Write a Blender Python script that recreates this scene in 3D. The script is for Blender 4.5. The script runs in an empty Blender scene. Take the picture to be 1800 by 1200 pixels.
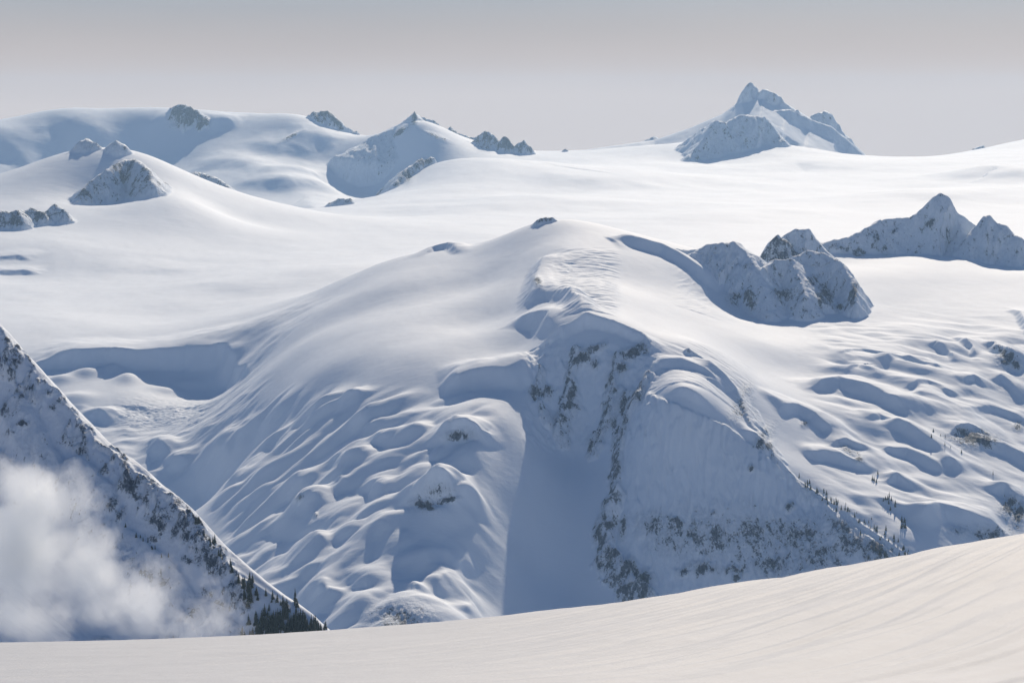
import bpy, math, random
import numpy as np

# ------------------------------------------------------------------ camera
scene = bpy.context.scene
R = math.radians
F = 4234.1            # focal length in photo pixels (1800 px wide frame)
HZ = 180.0            # photo row of the true horizon
cam_d = bpy.data.cameras.new("camera")
cam_d.sensor_width = 36.0
cam_d.lens = 36.0 * F / 1800.0
cam_d.shift_y = -(600.0 - HZ) / 1800.0
cam_d.clip_start = 0.5
cam_d.clip_end = 80000.0
cam = bpy.data.objects.new("camera", cam_d)
scene.collection.objects.link(cam)
cam.location = (0, 0, 0)
cam.rotation_euler = (R(90), 0, 0)
scene.camera = cam

# ------------------------------------------------------------------ sky, sun, exposure
SUN_AZ, SUN_EL = 11.0, 31.5       # azimuth right of the view direction, elevation
world = bpy.data.worlds.new("World")
scene.world = world
world.use_nodes = True
wn, wl = world.node_tree.nodes, world.node_tree.links
wn.clear()
wout = wn.new("ShaderNodeOutputWorld")
bg = wn.new("ShaderNodeBackground")
bg.inputs["Strength"].default_value = 0.073
sky = wn.new("ShaderNodeTexSky")
sky.sky_type = 'NISHITA'
sky.sun_disc = False
sky.sun_elevation = R(SUN_EL)
sky.sun_rotation = R(SUN_AZ)
sky.altitude = 2200
sky.air_density = 1.0
sky.ozone_density = 6.0
sky.dust_density = 0.6
tc = wn.new("ShaderNodeTexCoord")
sep = wn.new("ShaderNodeSeparateXYZ")
wl.new(tc.outputs["Generated"], sep.inputs[0])


def wmath(op, a, b=None, clamp=False):
    n = wn.new("ShaderNodeMath")
    n.operation = op
    n.use_clamp = clamp
    for i, v in enumerate((a, b)):
        if v is None:
            continue
        if isinstance(v, (int, float)):
            n.inputs[i].default_value = v
        else:
            wl.new(v, n.inputs[i])
    return n.outputs[0]


# a distant bank of thin grey cloud low over the horizon all round, thinning out upwards into clear sky
zc = wmath('DIVIDE', wmath('MAXIMUM', sep.outputs[2], 0.0), 0.069)
veil = wmath('EXPONENT', wmath('MULTIPLY', wmath('POWER', zc, 2.6), -1.0))
mp = wn.new("ShaderNodeMapping")
mp.inputs["Scale"].default_value = (2.4, 2.4, 11.0)
mp.inputs["Location"].default_value = (3.1, 0.0, 0.35)
wl.new(tc.outputs["Generated"], mp.inputs[0])
cn = wn.new("ShaderNodeTexNoise")
cn.inputs["Scale"].default_value = 1.0
cn.inputs["Detail"].default_value = 4.0
cn.inputs["Roughness"].default_value = 0.45
wl.new(mp.outputs[0], cn.inputs["Vector"])
cr = wn.new("ShaderNodeValToRGB")
cr.color_ramp.elements[0].position = 0.20
cr.color_ramp.elements[0].color = (5.6, 5.1, 5.25, 1)
cr.color_ramp.elements[1].position = 0.62
cr.color_ramp.elements[1].color = (9.0, 7.85, 7.4, 1)
grad = wmath('SUBTRACT', 0.66, wmath('MULTIPLY', sep.outputs[2], 10.0))
wl.new(wmath('ADD', wmath('MULTIPLY', wmath('SUBTRACT', cn.outputs[0], 0.5), 0.45), grad), cr.inputs[0])
mixw = wn.new("ShaderNodeMix")
mixw.data_type = 'RGBA'
wl.new(veil, mixw.inputs[0])
wl.new(sky.outputs[0], mixw.inputs[6])
wl.new(cr.outputs[0], mixw.inputs[7])
wl.new(mixw.outputs[2], bg.inputs["Color"])
wl.new(bg.outputs[0], wout.inputs[0])

sun_d = bpy.data.lights.new("sun", 'SUN')
sun_d.energy = 4.8
sun_d.angle = R(0.6)
sun_d.color = (1.0, 0.85, 0.665)
sun = bpy.data.objects.new("sun", sun_d)
scene.collection.objects.link(sun)
sun.rotation_euler = (R(90 - SUN_EL), 0, R(180 - SUN_AZ))
sun.location = (3000, 8000, 6000)

vs = scene.view_settings
vs.view_transform = 'Standard'
vs.look = 'None'
vs.exposure = 0.0
vs.gamma = 1.0
scene.render.engine = 'CYCLES'
scene.cycles.use_denoising = True
scene.cycles.max_bounces = 6
scene.cycles.diffuse_bounces = 3
scene.cycles.volume_bounces = 3
scene.cycles.volume_step_rate = 1.0

# ------------------------------------------------------------------ small maths
rng = np.random.default_rng(7)
_perm = rng.permutation(512)
_perm = np.concatenate([_perm, _perm, _perm])
_ga = rng.uniform(0, 2 * np.pi, 512)
_gx, _gy = np.cos(_ga), np.sin(_ga)


def noise(x, y):
    """Perlin noise, about -0.7..0.7"""
    xi = np.floor(x); yi = np.floor(y)
    xf = x - xi; yf = y - yi
    xi = xi.astype(np.int64) & 511; yi = yi.astype(np.int64) & 511
    xj = (xi + 1) & 511; yj = (yi + 1) & 511
    u = xf * xf * xf * (xf * (xf * 6 - 15) + 10)
    v = yf * yf * yf * (yf * (yf * 6 - 15) + 10)
    def g(i, j, a, b):
        h = _perm[_perm[i] + j]
        return _gx[h] * a + _gy[h] * b
    n00 = g(xi, yi, xf, yf); n10 = g(xj, yi, xf - 1, yf)
    n01 = g(xi, yj, xf, yf - 1); n11 = g(xj, yj, xf - 1, yf - 1)
    a = n00 + u * (n10 - n00); b = n01 + u * (n11 - n01)
    return a + v * (b - a)


def fbm(x, y, o=4, gain=0.5, lac=2.03):
    s = 0; a = 1.0
    for k in range(o):
        s = s + a * noise(x + 17.3 * k, y - 9.1 * k)
        x = x * lac; y = y * lac; a *= gain
    return s


def ridged(x, y, o=4, gain=0.55):
    s = 0; a = 1.0
    for k in range(o):
        s = s + a * (0.5 - np.abs(noise(x + 31.7 * k, y + 5.3 * k)))
        x = x * 2.1; y = y * 2.1; a *= gain
    return s


def sst(t):
    t = np.clip(t, 0, 1)
    return t * t * (3 - 2 * t)


def at(px, py, Y):
    return ((px - 900.0) / F * Y, Y, -(py - HZ) / F * Y)


# ------------------------------------------------------------------ the land: control points
# (photo column, photo row, distance in metres) of the broad snow surface
CP = [
    # far plateau and skyline
    (1000, 268, 14500), (1100, 258, 14800), (1160, 256, 14800), (1200, 292, 13400), (1530, 280, 14500),
    (1700, 268, 15000), (1800, 246, 15000), (1420, 282, 13600), (1325, 246, 14050), (1400, 256, 14150), (1275, 276, 13760), (1240, 287, 13600), (1900, 235, 15000),
    # broad glacier
    (700, 400, 9000), (1000, 335, 11500), (1300, 330, 11800), (1600, 335, 11500), (1250, 395, 8900),
    (1500, 390, 9000), (1750, 330, 11000), (850, 350, 10800), (1100, 300, 12800), (900, 285, 13000),
    (1800, 290, 12800), (1900, 330, 11000), (760, 330, 11600), (1450, 300, 13000), (1700, 290, 13000),
    (300, 470, 7800), (100, 430, 8000), (0, 485, 7600), (-100, 470, 7600), (300, 560, 6600), (600, 470, 7300),
    (50, 560, 6500), (550, 420, 8600), (450, 520, 6900), (-100, 570, 6500), (350, 420, 8400), (200, 520, 7100),
    # scarp lip and bowl below it, left
    (50, 645, 5985), (150, 643, 5990), (250, 643, 5985), (435, 610, 5960), (-100, 645, 5985), (340, 638, 5985),
    (250, 700, 5750), (100, 700, 5750), (-100, 700, 5830), (390, 688, 5850), (440, 668, 5600), (270, 722, 5690), (350, 740, 5540),
    (200, 765, 5540), (300, 780, 5420), (375, 880, 5120), (60, 800, 5450), (200, 860, 5250), (450, 760, 5130),
    # central summit and its left shoulder
    (965, 388, 5830), (900, 406, 5900), (820, 438, 5960), (720, 446, 6050), (600, 490, 6120), (500, 540, 6150), (520, 580, 5700),
    (700, 500, 5690), (700, 560, 5310), (850, 500, 5560), (860, 450, 5780), (800, 600, 5000), (600, 560, 5600), (600, 640, 5080), (500, 625, 5480), (910, 615, 4900), (700, 600, 5100), (700, 640, 4930), (860, 642, 4790), (900, 640, 4800),
    (880, 560, 5180), (975, 440, 5550), (985, 500, 5200), (1020, 550, 4910), (1030, 567, 4835), (955, 605, 4840),
    # right of the summit
    (1100, 416, 5760), (1200, 442, 5770), (1290, 550, 5560), (1345, 578, 5400), (1400, 540, 5600), (1480, 545, 5600), (1100, 500, 5380), (1200, 565, 5150), (1150, 585, 4900),
    (1300, 640, 4900), (1400, 655, 5050), (1230, 600, 4880), (1330, 600, 5150), (1255, 545, 5400), (1238, 500, 5590),
    # spur falling from the tower to the lower right
    (1140, 600, 4800), (1200, 640, 4720), (1280, 665, 4720), (1312, 735, 4620), (1360, 792, 4550), (1400, 842, 4480), (1480, 897, 4400),
    (1560, 952, 4320), (1610, 987, 4290),
    (1180, 692, 4555), (1240, 715, 4545), (1290, 748, 4530), (1345, 808, 4480), (1200, 800, 4475), (1200, 900, 4395), (1200, 1040, 4280), (1330, 900, 4400), (1400, 1000, 4310), (1300, 1060, 4260),
    (1080, 800, 4560), (1075, 900, 4440), (1090, 1000, 4330), (1290, 810, 4480), (1400, 900, 4425), (1500, 980, 4310),
    # face below the tower and the slope left of it
    (1000, 780, 4640), (945, 780, 4590), (915, 900, 4390), (985, 900, 4450), (880, 1090, 4125), (1000, 1090, 4200), (1100, 1100, 4230), (940, 1000, 4310),
    (850, 690, 4700), (900, 690, 4670), (895, 740, 4560), (850, 760, 4530), (830, 900, 4280), (790, 1090, 3970), (760, 700, 4730), (760, 765, 4550), (800, 820, 4410), (870, 830, 4420), (858, 960, 4250),
    (700, 700, 4780), (700, 780, 4560), (700, 870, 4360), (600, 800, 4640), (500, 830, 4730), (500, 900, 4540), (430, 930, 4600), (600, 1000, 4170), (700, 950, 4190),
    (550, 1080, 4060), (680, 1090, 3950), (400, 860, 4850), (350, 960, 4620), (600, 720, 4840), (520, 740, 5000),
    # right-hand cirque and slopes
    (1350, 590, 5300), (1560, 485, 5900), (1700, 505, 5880), (1620, 472, 6040), (1460, 500, 5800),
    (1800, 480, 6200), (1450, 442, 6350), (1520, 458, 6310), (1600, 450, 6280), (1700, 468, 6180), (1830, 472, 6180),
    (1500, 605, 5250), (1700, 565, 5500), (1800, 525, 5750), (1900, 520, 5750), (1600, 700, 4920), (1800, 650, 5150),
    (1450, 725, 4800), (1700, 780, 4750), (1830, 760, 4900), (1500, 805, 4630), (1600, 880, 4480), (1750, 880, 4530),
    (1650, 970, 4320), (1850, 900, 4540), (1420, 765, 4660), (1500, 860, 4480), (1560, 905, 4410), (1600, 600, 5300), (1900, 650, 5150),
    # left nunatak
    (150, 262, 9350), (205, 262, 9350), (0, 307, 9500), (-100, 330, 9500), (260, 272, 9400), (330, 302, 9500), (440, 348, 9800), (550, 378, 10000),
    (270, 350, 8800), (295, 318, 9200), (330, 348, 8950), (150, 363, 8800), (200, 358, 8990), (240, 344, 9010), (262, 332, 9030), (0, 405, 8300), (400, 380, 9000), (100, 310, 9100), (60, 345, 8900), (-100, 400, 8300),
    # far range
    (0, 241, 14500), (130, 206, 14800), (250, 199, 15000), (320, 200, 15000), (430, 207, 15000), (550, 204, 15000), (-100, 260, 14500),
    (600, 232, 15000), (640, 242, 14800), (690, 228, 14500), (730, 212, 14500), (800, 242, 14500), (870, 262, 14500), (940, 271, 14500),
    (290, 275, 14640), (400, 300, 14150), (450, 335, 13700), (600, 345, 13950), (100, 262, 14620), (0, 285, 14380), (500, 368, 13200), (690, 300, 14270), (530, 270, 14550), (430, 232, 14800), (350, 262, 14600), (540, 310, 13950), (320, 225, 14880),
    (640, 275, 14500), (-100, 295, 13800), (800, 290, 12800), (620, 352, 11500), (690, 335, 12200), (760, 289, 12650), (200, 240, 14800), (100, 225, 14760), (740, 245, 14330),
]
# hidden ground: (column, distance, height)
CPH = [(c, 17800, z) for c, z in ((-200, -560), (200, -520), (600, -560), (1000, -560), (1400, -580), (1800, -520), (2050, -500))] + [
    (900, 6700, -470), (700, 6700, -500), (1100, 6900, -465), (1300, 6900, -460), (1500, 6900, -440), (1650, 6900, -435), (1800, 6900, -435), (1500, 7400, -455), (1650, 7400, -450), (1850, 7400, -450),
    (1400, 6300, -430), (200, 10700, -440), (300, 11500, -480), (100, 11500, -450), (520, 11500, -540), (620, 12500, -560), (680, 13000, -540), (50, 10900, -430), (400, 11000, -480), (350, 10400, -455), (1350, 15600, -330), (1100, 16000, -420), (1600, 16000, -420),
    (200, 15900, -330), (600, 15900, -350), (850, 15600, -400), (1950, 15900, -350), (0, 15900, -350),
    (300, 3700, -1100), (700, 3700, -960), (1000, 3750, -1060), (1300, 3750, -1060), (1700, 3750, -1030), (0, 4500, -1060), (-150, 5000, -950), (1950, 4200, -960), (0, 3700, -1130), (2000, 3700, -1030), (-150, 3700, -1100)]

class Surface:
    """smooth surface through scattered points (multiquadric in direction / log distance)"""
    def __init__(self, cp, cph, c, lam=0.001):
        u, v, p = [], [], []
        for px, py, Y in cp:
            u.append((px - 900) / F); v.append(math.log(Y)); p.append(-(py - HZ) / F)
        for px, Y, z in cph:
            u.append((px - 900) / F); v.append(math.log(Y)); p.append(z / Y)
        u, v, p = map(np.array, (u, v, p))
        n = len(u)
        self.u, self.v, self.n, self.c2 = u, v, n, c * c
        K = np.zeros((n + 3, n + 3))
        K[:n, :n] = np.sqrt((u[:, None] - u[None]) ** 2 + (v[:, None] - v[None]) ** 2 + c * c)
        K[np.arange(n), np.arange(n)] -= lam
        K[:n, n] = K[n, :n] = 1
        K[:n, n + 1] = K[n + 1, :n] = u
        K[:n, n + 2] = K[n + 2, :n] = v
        self.w = np.linalg.solve(K, np.concatenate([p, np.zeros(3)]))

    def __call__(self, X, Y):
        f4 = np.float32
        u = (X / Y).ravel().astype(f4); v = np.log(Y).ravel().astype(f4)
        out = np.empty(u.shape, f4)
        n, w = self.n, self.w
        uu, vv, ww = self.u.astype(f4), self.v.astype(f4), w[:n].astype(f4)
        for i in range(0, len(u), 20000):
            a = u[i:i + 20000, None]; b = v[i:i + 20000, None]
            out[i:i + 20000] = np.sqrt((a - uu) ** 2 + (b - vv) ** 2 + f4(self.c2)) @ ww
        out = out + w[n] + w[n + 1] * u + w[n + 2] * v
        return (out.reshape(X.shape) * Y).astype(np.float64)


base = Surface(CP, CPH, 0.018)
_hy = np.exp(np.linspace(math.log(3830), math.log(16000), 720))


def hit(pts, lo=3830, hi=16000, proud=0.0):
    """where the sight line through a photo pixel first meets the broad surface"""
    res = []
    pts = np.array(pts, float)
    ys = _hy[(_hy >= lo) & (_hy <= hi)]
    U = (pts[:, 0] - 900) / F; P = -(pts[:, 1] - HZ) / F
    Yg = np.broadcast_to(ys, (len(pts), len(ys)))
    Z = base(U[:, None] * Yg, Yg)
    D = Z + proud - P[:, None] * Yg
    for i in range(len(pts)):
        k = np.argmax(D[i] > 0)
        if D[i, k] <= 0:
            k = int(np.argmax(D[i]))
            y = ys[k]
        elif k == 0:
            y = ys[0]
        else:
            a, b = D[i, k - 1], D[i, k]
            y = ys[k - 1] + (ys[k] - ys[k - 1]) * (-a) / (b - a)
        res.append((U[i] * y, y))
    return np.array(res)


# ------------------------------------------------------------------ feature shapes
def poly_dist(X, Y, P):
    """distance, side (+ = camera side for a line given left to right), position 0..1, length"""
    P = np.asarray(P, float)
    seg = np.diff(P[:, :2], axis=0)
    L = np.hypot(seg[:, 0], seg[:, 1])
    tot = L.sum()
    best = np.full(X.shape, 1e18); side = np.zeros(X.shape); s = np.zeros(X.shape)
    acc = 0.0
    for i in range(len(seg)):
        dx, dy = seg[i] / L[i]
        ax, ay = X - P[i, 0], Y - P[i, 1]
        t = np.clip(ax * dx + ay * dy, 0, L[i])
        ex, ey = ax - t * dx, ay - t * dy
        d2 = ex * ex + ey * ey
        m = d2 < best
        best = np.where(m, d2, best)
        cr_ = dx * ay - dy * ax
        side = np.where(m, np.where(cr_ < 0, 1.0, -1.0), side)
        s = np.where(m, (acc + t) / tot, s)
        acc += L[i]
    return np.sqrt(best), side, s, tot


class Grid:
    def __init__(self, x0, x1, y0, y1, dx, dy, fn):
        self.xs = np.arange(x0, x1 + dx * .5, dx); self.ys = np.arange(y0, y1 + dy * .5, dy)
        self.X, self.Y = np.meshgrid(self.xs, self.ys)
        self.Z = fn(self.X, self.Y)
        self.R = np.zeros_like(self.Z)
        self.T = np.zeros(self.Z.shape, np.int32)      # which crag a vertex belongs to

    def win(self, x0, x1, y0, y1):
        i0, i1 = np.searchsorted(self.xs, (x0, x1)); j0, j1 = np.searchsorted(self.ys, (y0, y1))
        if i1 - i0 < 2 or j1 - j0 < 2:
            return None
        return (slice(j0, j1), slice(i0, i1))

    def px(self, w=slice(None)):
        return 900 + F * self.X[w] / self.Y[w]

    def py(self, w=slice(None)):
        return HZ - F * self.Z[w] / self.Y[w]


def drift(g, P, d, B, w, sharp=0.5, taper=0.3, wob=0.0):
    """a snow drift or step: rises over B behind the lip P, falls over w in front of it"""
    P = np.asarray(P, float)
    m = max(B, w) * 1.1
    W = g.win(P[:, 0].min() - m, P[:, 0].max() + m, P[:, 1].min() - m, P[:, 1].max() + m)
    if W is None:
        return
    X, Y = g.X[W], g.Y[W]
    if wob:
        X = X + wob * fbm(X / (wob * 5), Y / (wob * 5), 2)
        Y = Y + wob * fbm(X / (wob * 5) + 40, Y / (wob * 5), 2)
    dist, side, s, tot = poly_dist(X, Y, P)
    t = dist * side
    front = (1 - sharp) * (1 - sst(t / w)) + sharp * np.clip(1 - t / w, 0, 1) ** 1.5
    back = sst(1 + t / B)
    prof = np.where(t >= 0, front, back)
    tp = sst(np.minimum(s, 1 - s) / taper) if taper else np.where((s > 0) & (s < 1), 1.0, 0.0)
    g.Z[W] += d * prof * tp


def bump(g, P, rx, ry, h, rot=0.0, p=1.0):
    (x, y) = P
    m = max(rx, ry) * 2.6
    W = g.win(x - m, x + m, y - m, y + m)
    if W is None:
        return
    dx, dy = g.X[W] - x, g.Y[W] - y
    c, s = math.cos(rot), math.sin(rot)
    a, b = (dx * c + dy * s) / rx, (-dx * s + dy * c) / ry
    g.Z[W] += h * np.exp(-(a * a + b * b) ** p)


def tent(g, C, kf, kb, r=3.0, amp=6.0, wl=25.0, rock=1.0, reach=400, ex=1.0, blend=4.0, tid=0, rback=.6, kend=0.0):
    """a rocky crest: C = points (column, row, distance); falls at slope kf to the front and kb behind"""
    C = np.array([at(*c) for c in C]) if not isinstance(C, np.ndarray) else C
    W = g.win(C[:, 0].min() - reach, C[:, 0].max() + reach, C[:, 1].min() - reach, C[:, 1].max() + reach)
    if W is None:
        return
    X, Y = g.X[W], g.Y[W]
    n1 = fbm(X / wl, Y / (wl * 2.2), 4, .55)
    dist, side, s, tot = poly_dist(X + amp * .5 * noise(X / wl, Y / wl + 60), Y, C)
    acc = np.concatenate([[0], np.cumsum(np.hypot(*np.diff(C[:, :2], axis=0).T))]) / tot
    zc_ = np.interp(s, acc, C[:, 2])
    zc_ = zc_ + amp * .35 * ridged(s * tot / (wl * .8), s * 0 + 3.3, 3) - amp * .25
    k = np.where(side > 0, kf, kb)
    k = np.where((s <= 0) | (s >= 1), max(kf, kb, kend), k)
    fall = (np.sqrt(dist * dist + r * r) - r)
    fall = fall * k if ex == 1.0 else k * fall * (1 + fall / 200.0) ** (ex - 1)
    fall = fall + 2.0 * np.maximum(0, dist - .62 * reach)
    h = zc_ - fall + amp * n1 * sst(dist / (wl * .6)) * np.where(side > 0, 1, .5)
    dif = h - g.Z[W]
    z0 = g.Z[W]
    z1 = np.where(dif > blend, h, np.where(dif < -blend, z0, z0 + (dif + blend) ** 2 / (4 * blend)))
    g.Z[W] = z1
    if rock:
        m = sst((dif + blend * .3) / (blend * 1.5)) * np.where(side > 0, 1.0, rback)
        g.R[W] = np.maximum(g.R[W] * (1 - m * .9), m * rock)
    if tid:
        g.T[W] = np.where(dif > 0, tid, g.T[W])


def crest_on(pts, proud, lo=3830, hi=16000):
    """crest points that stand proud of the broad surface along the sight lines of photo pixels"""
    P = hit(pts, lo, hi, proud)
    return np.column_stack([P, base(P[:, 0], P[:, 1]) + proud])


def sample(g, x, y):
    """height of a grid at points, bilinear"""
    i = np.clip((x - g.xs[0]) / (g.xs[1] - g.xs[0]), 0, len(g.xs) - 1.001); j = np.clip((y - g.ys[0]) / (g.ys[1] - g.ys[0]), 0, len(g.ys) - 1.001)
    i0, j0 = i.astype(int), j.astype(int); fi, fj = i - i0, j - j0
    Z = g.Z
    return (Z[j0, i0] * (1 - fi) + Z[j0, i0 + 1] * fi) * (1 - fj) + (Z[j0 + 1, i0] * (1 - fi) + Z[j0 + 1, i0 + 1] * fi) * fj


def crest_at(g, pts, proud):
    """like crest_on, but on the ground as built so far"""
    out = []
    for px, py in pts:
        u, p = (px - 900) / F, -(py - HZ) / F
        ys = np.arange(g.ys[0] + 5, g.ys[-1] - 5, g.ys[1] - g.ys[0])
        k = int(np.argmax(sample(g, u * ys, ys) + proud > p * ys))
        out.append((u * ys[k], ys[k], p * ys[k]))
    return np.array(out)


def cols(g, fn, x0, x1, y0, y1, Y0, Y1, soft=25.0):
    """soft mask (0..1) of the ground that lies in a photo box and a range of distances"""
    px, py = g.px(), g.py()
    m = sst((px - x0) / soft + .5) * sst((x1 - px) / soft + .5) * sst((py - y0) / soft + .5) * sst((y1 - py) / soft + .5)
    m = m * ((g.Y > Y0) & (g.Y < Y1))
    return m


def blob(g, px0, py0, rx, ry, Y0, Y1, amt, rot=0.0):
    """rock showing through at a photo spot"""
    W = g.win((px0 - 900 - rx * 2 - ry * 2) / F * (Y1 if px0 < 900 else Y0) - 40, (px0 - 900 + rx * 2 + ry * 2) / F * (Y1 if px0 > 900 else Y0) + 40, Y0, Y1)
    if W is None:
        return
    a, b = g.px(W) - px0, g.py(W) - py0
    c, s = math.cos(rot), math.sin(rot)
    a, b = (a * c + b * s) / rx, (-a * s + b * c) / ry
    g.R[W] = np.maximum(g.R[W], amt * np.exp(-(a * a + b * b)))


# ------------------------------------------------------------------ grids of the land
MF = Grid(-1410, 1410, 3780, 5703, 3.0, 3.0, base)       # central mountain and bowl
MB = Grid(-2020, 2020, 5700, 8205, 5.0, 5.0, base)       # glacier behind
FG = Grid(-4320, 4320, 8200, 17600, 11.0, 17.0, base)    # far plateau and ranges
MID = (MF, MB)

# ---- broad relief noise on the snow
for g in (MF, MB, FG):
    g.Z += 5.0 * fbm(g.X / 330, g.Y / 420, 3, .4) + .8 * fbm(g.X / 60, g.Y / 90, 3, .5)
far = sst((FG.Y - 8250) / 2500)
FG.Z += far * 14 * fbm(FG.X / 800, FG.Y / 900, 3, .45)


def hummocks(g, x0, x1, y0, y1, Y0, Y1, amp, lx, ly, rot, soft=60, seed=0.0):
    m = cols(g, None, x0, x1, y0, y1, Y0, Y1, soft)
    c, s = math.cos(rot), math.sin(rot)
    a = g.X * c + g.Y * s; b = -g.X * s + g.Y * c
    b = b + .35 * ly * noise(a / lx * 1.7 + seed, b / ly * .6)
    n = .5 - np.abs(noise(a / lx + seed, b / ly + seed * .7)) * 1.9
    n = n + .5 * fbm(a / lx * 2.1 + seed, b / ly * 2.1, 2, .45)
    g.Z += amp * n * m


hummocks(MF, 380, 880, 720, 1150, 3800, 5400, 3.0, 190, 75, .3, 90, 3.0)
hummocks(MF, 400, 880, 800, 1150, 3800, 5200, .6, 80, 36, .35, 90, 13.0)
hummocks(MF, 1440, 2000, 560, 1010, 4000, 5700, 3.0, 190, 75, -.45, 80, 8.0)
hummocks(MF, 1440, 2000, 600, 1010, 4000, 5600, .6, 80, 36, -.5, 80, 21.0)
def billows(g, x0, x1, y0, y1, Y0, Y1, amp, lx, ly, rot, soft, seed):
    m = cols(g, None, x0, x1, y0, y1, Y0, Y1, soft)
    c, s = math.cos(rot), math.sin(rot)
    a = g.X * c + g.Y * s; b = -g.X * s + g.Y * c
    a, b = a + .3 * lx * noise(a / lx * .8, b / ly * .8 + seed), b + .3 * ly * noise(a / lx * .8 + seed, b / ly * .8)
    n = np.sqrt(noise(a / lx + seed, b / ly) ** 2 + .004) * 1.7
    n = n * (.55 + .9 * np.clip(fbm(a / 260 + seed, b / 260, 2) + .45, 0, 1))
    n = n + .16 * np.sqrt(noise(a / lx * 2.2, b / ly * 2.2 + seed) ** 2 + .004)
    g.Z += amp * n * m


billows(MF, 390, 850, 700, 1150, 3800, 5200, 27, 135, 84, .25, 70, 5.0)
billows(MF, 1440, 2000, 570, 1010, 4000, 5650, 14, 190, 88, -.5, 80, 15.0)
hummocks(MF, 60, 460, 640, 900, 5000, 5900, 5, 110, 70, .1, 60, 31.0)

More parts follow.
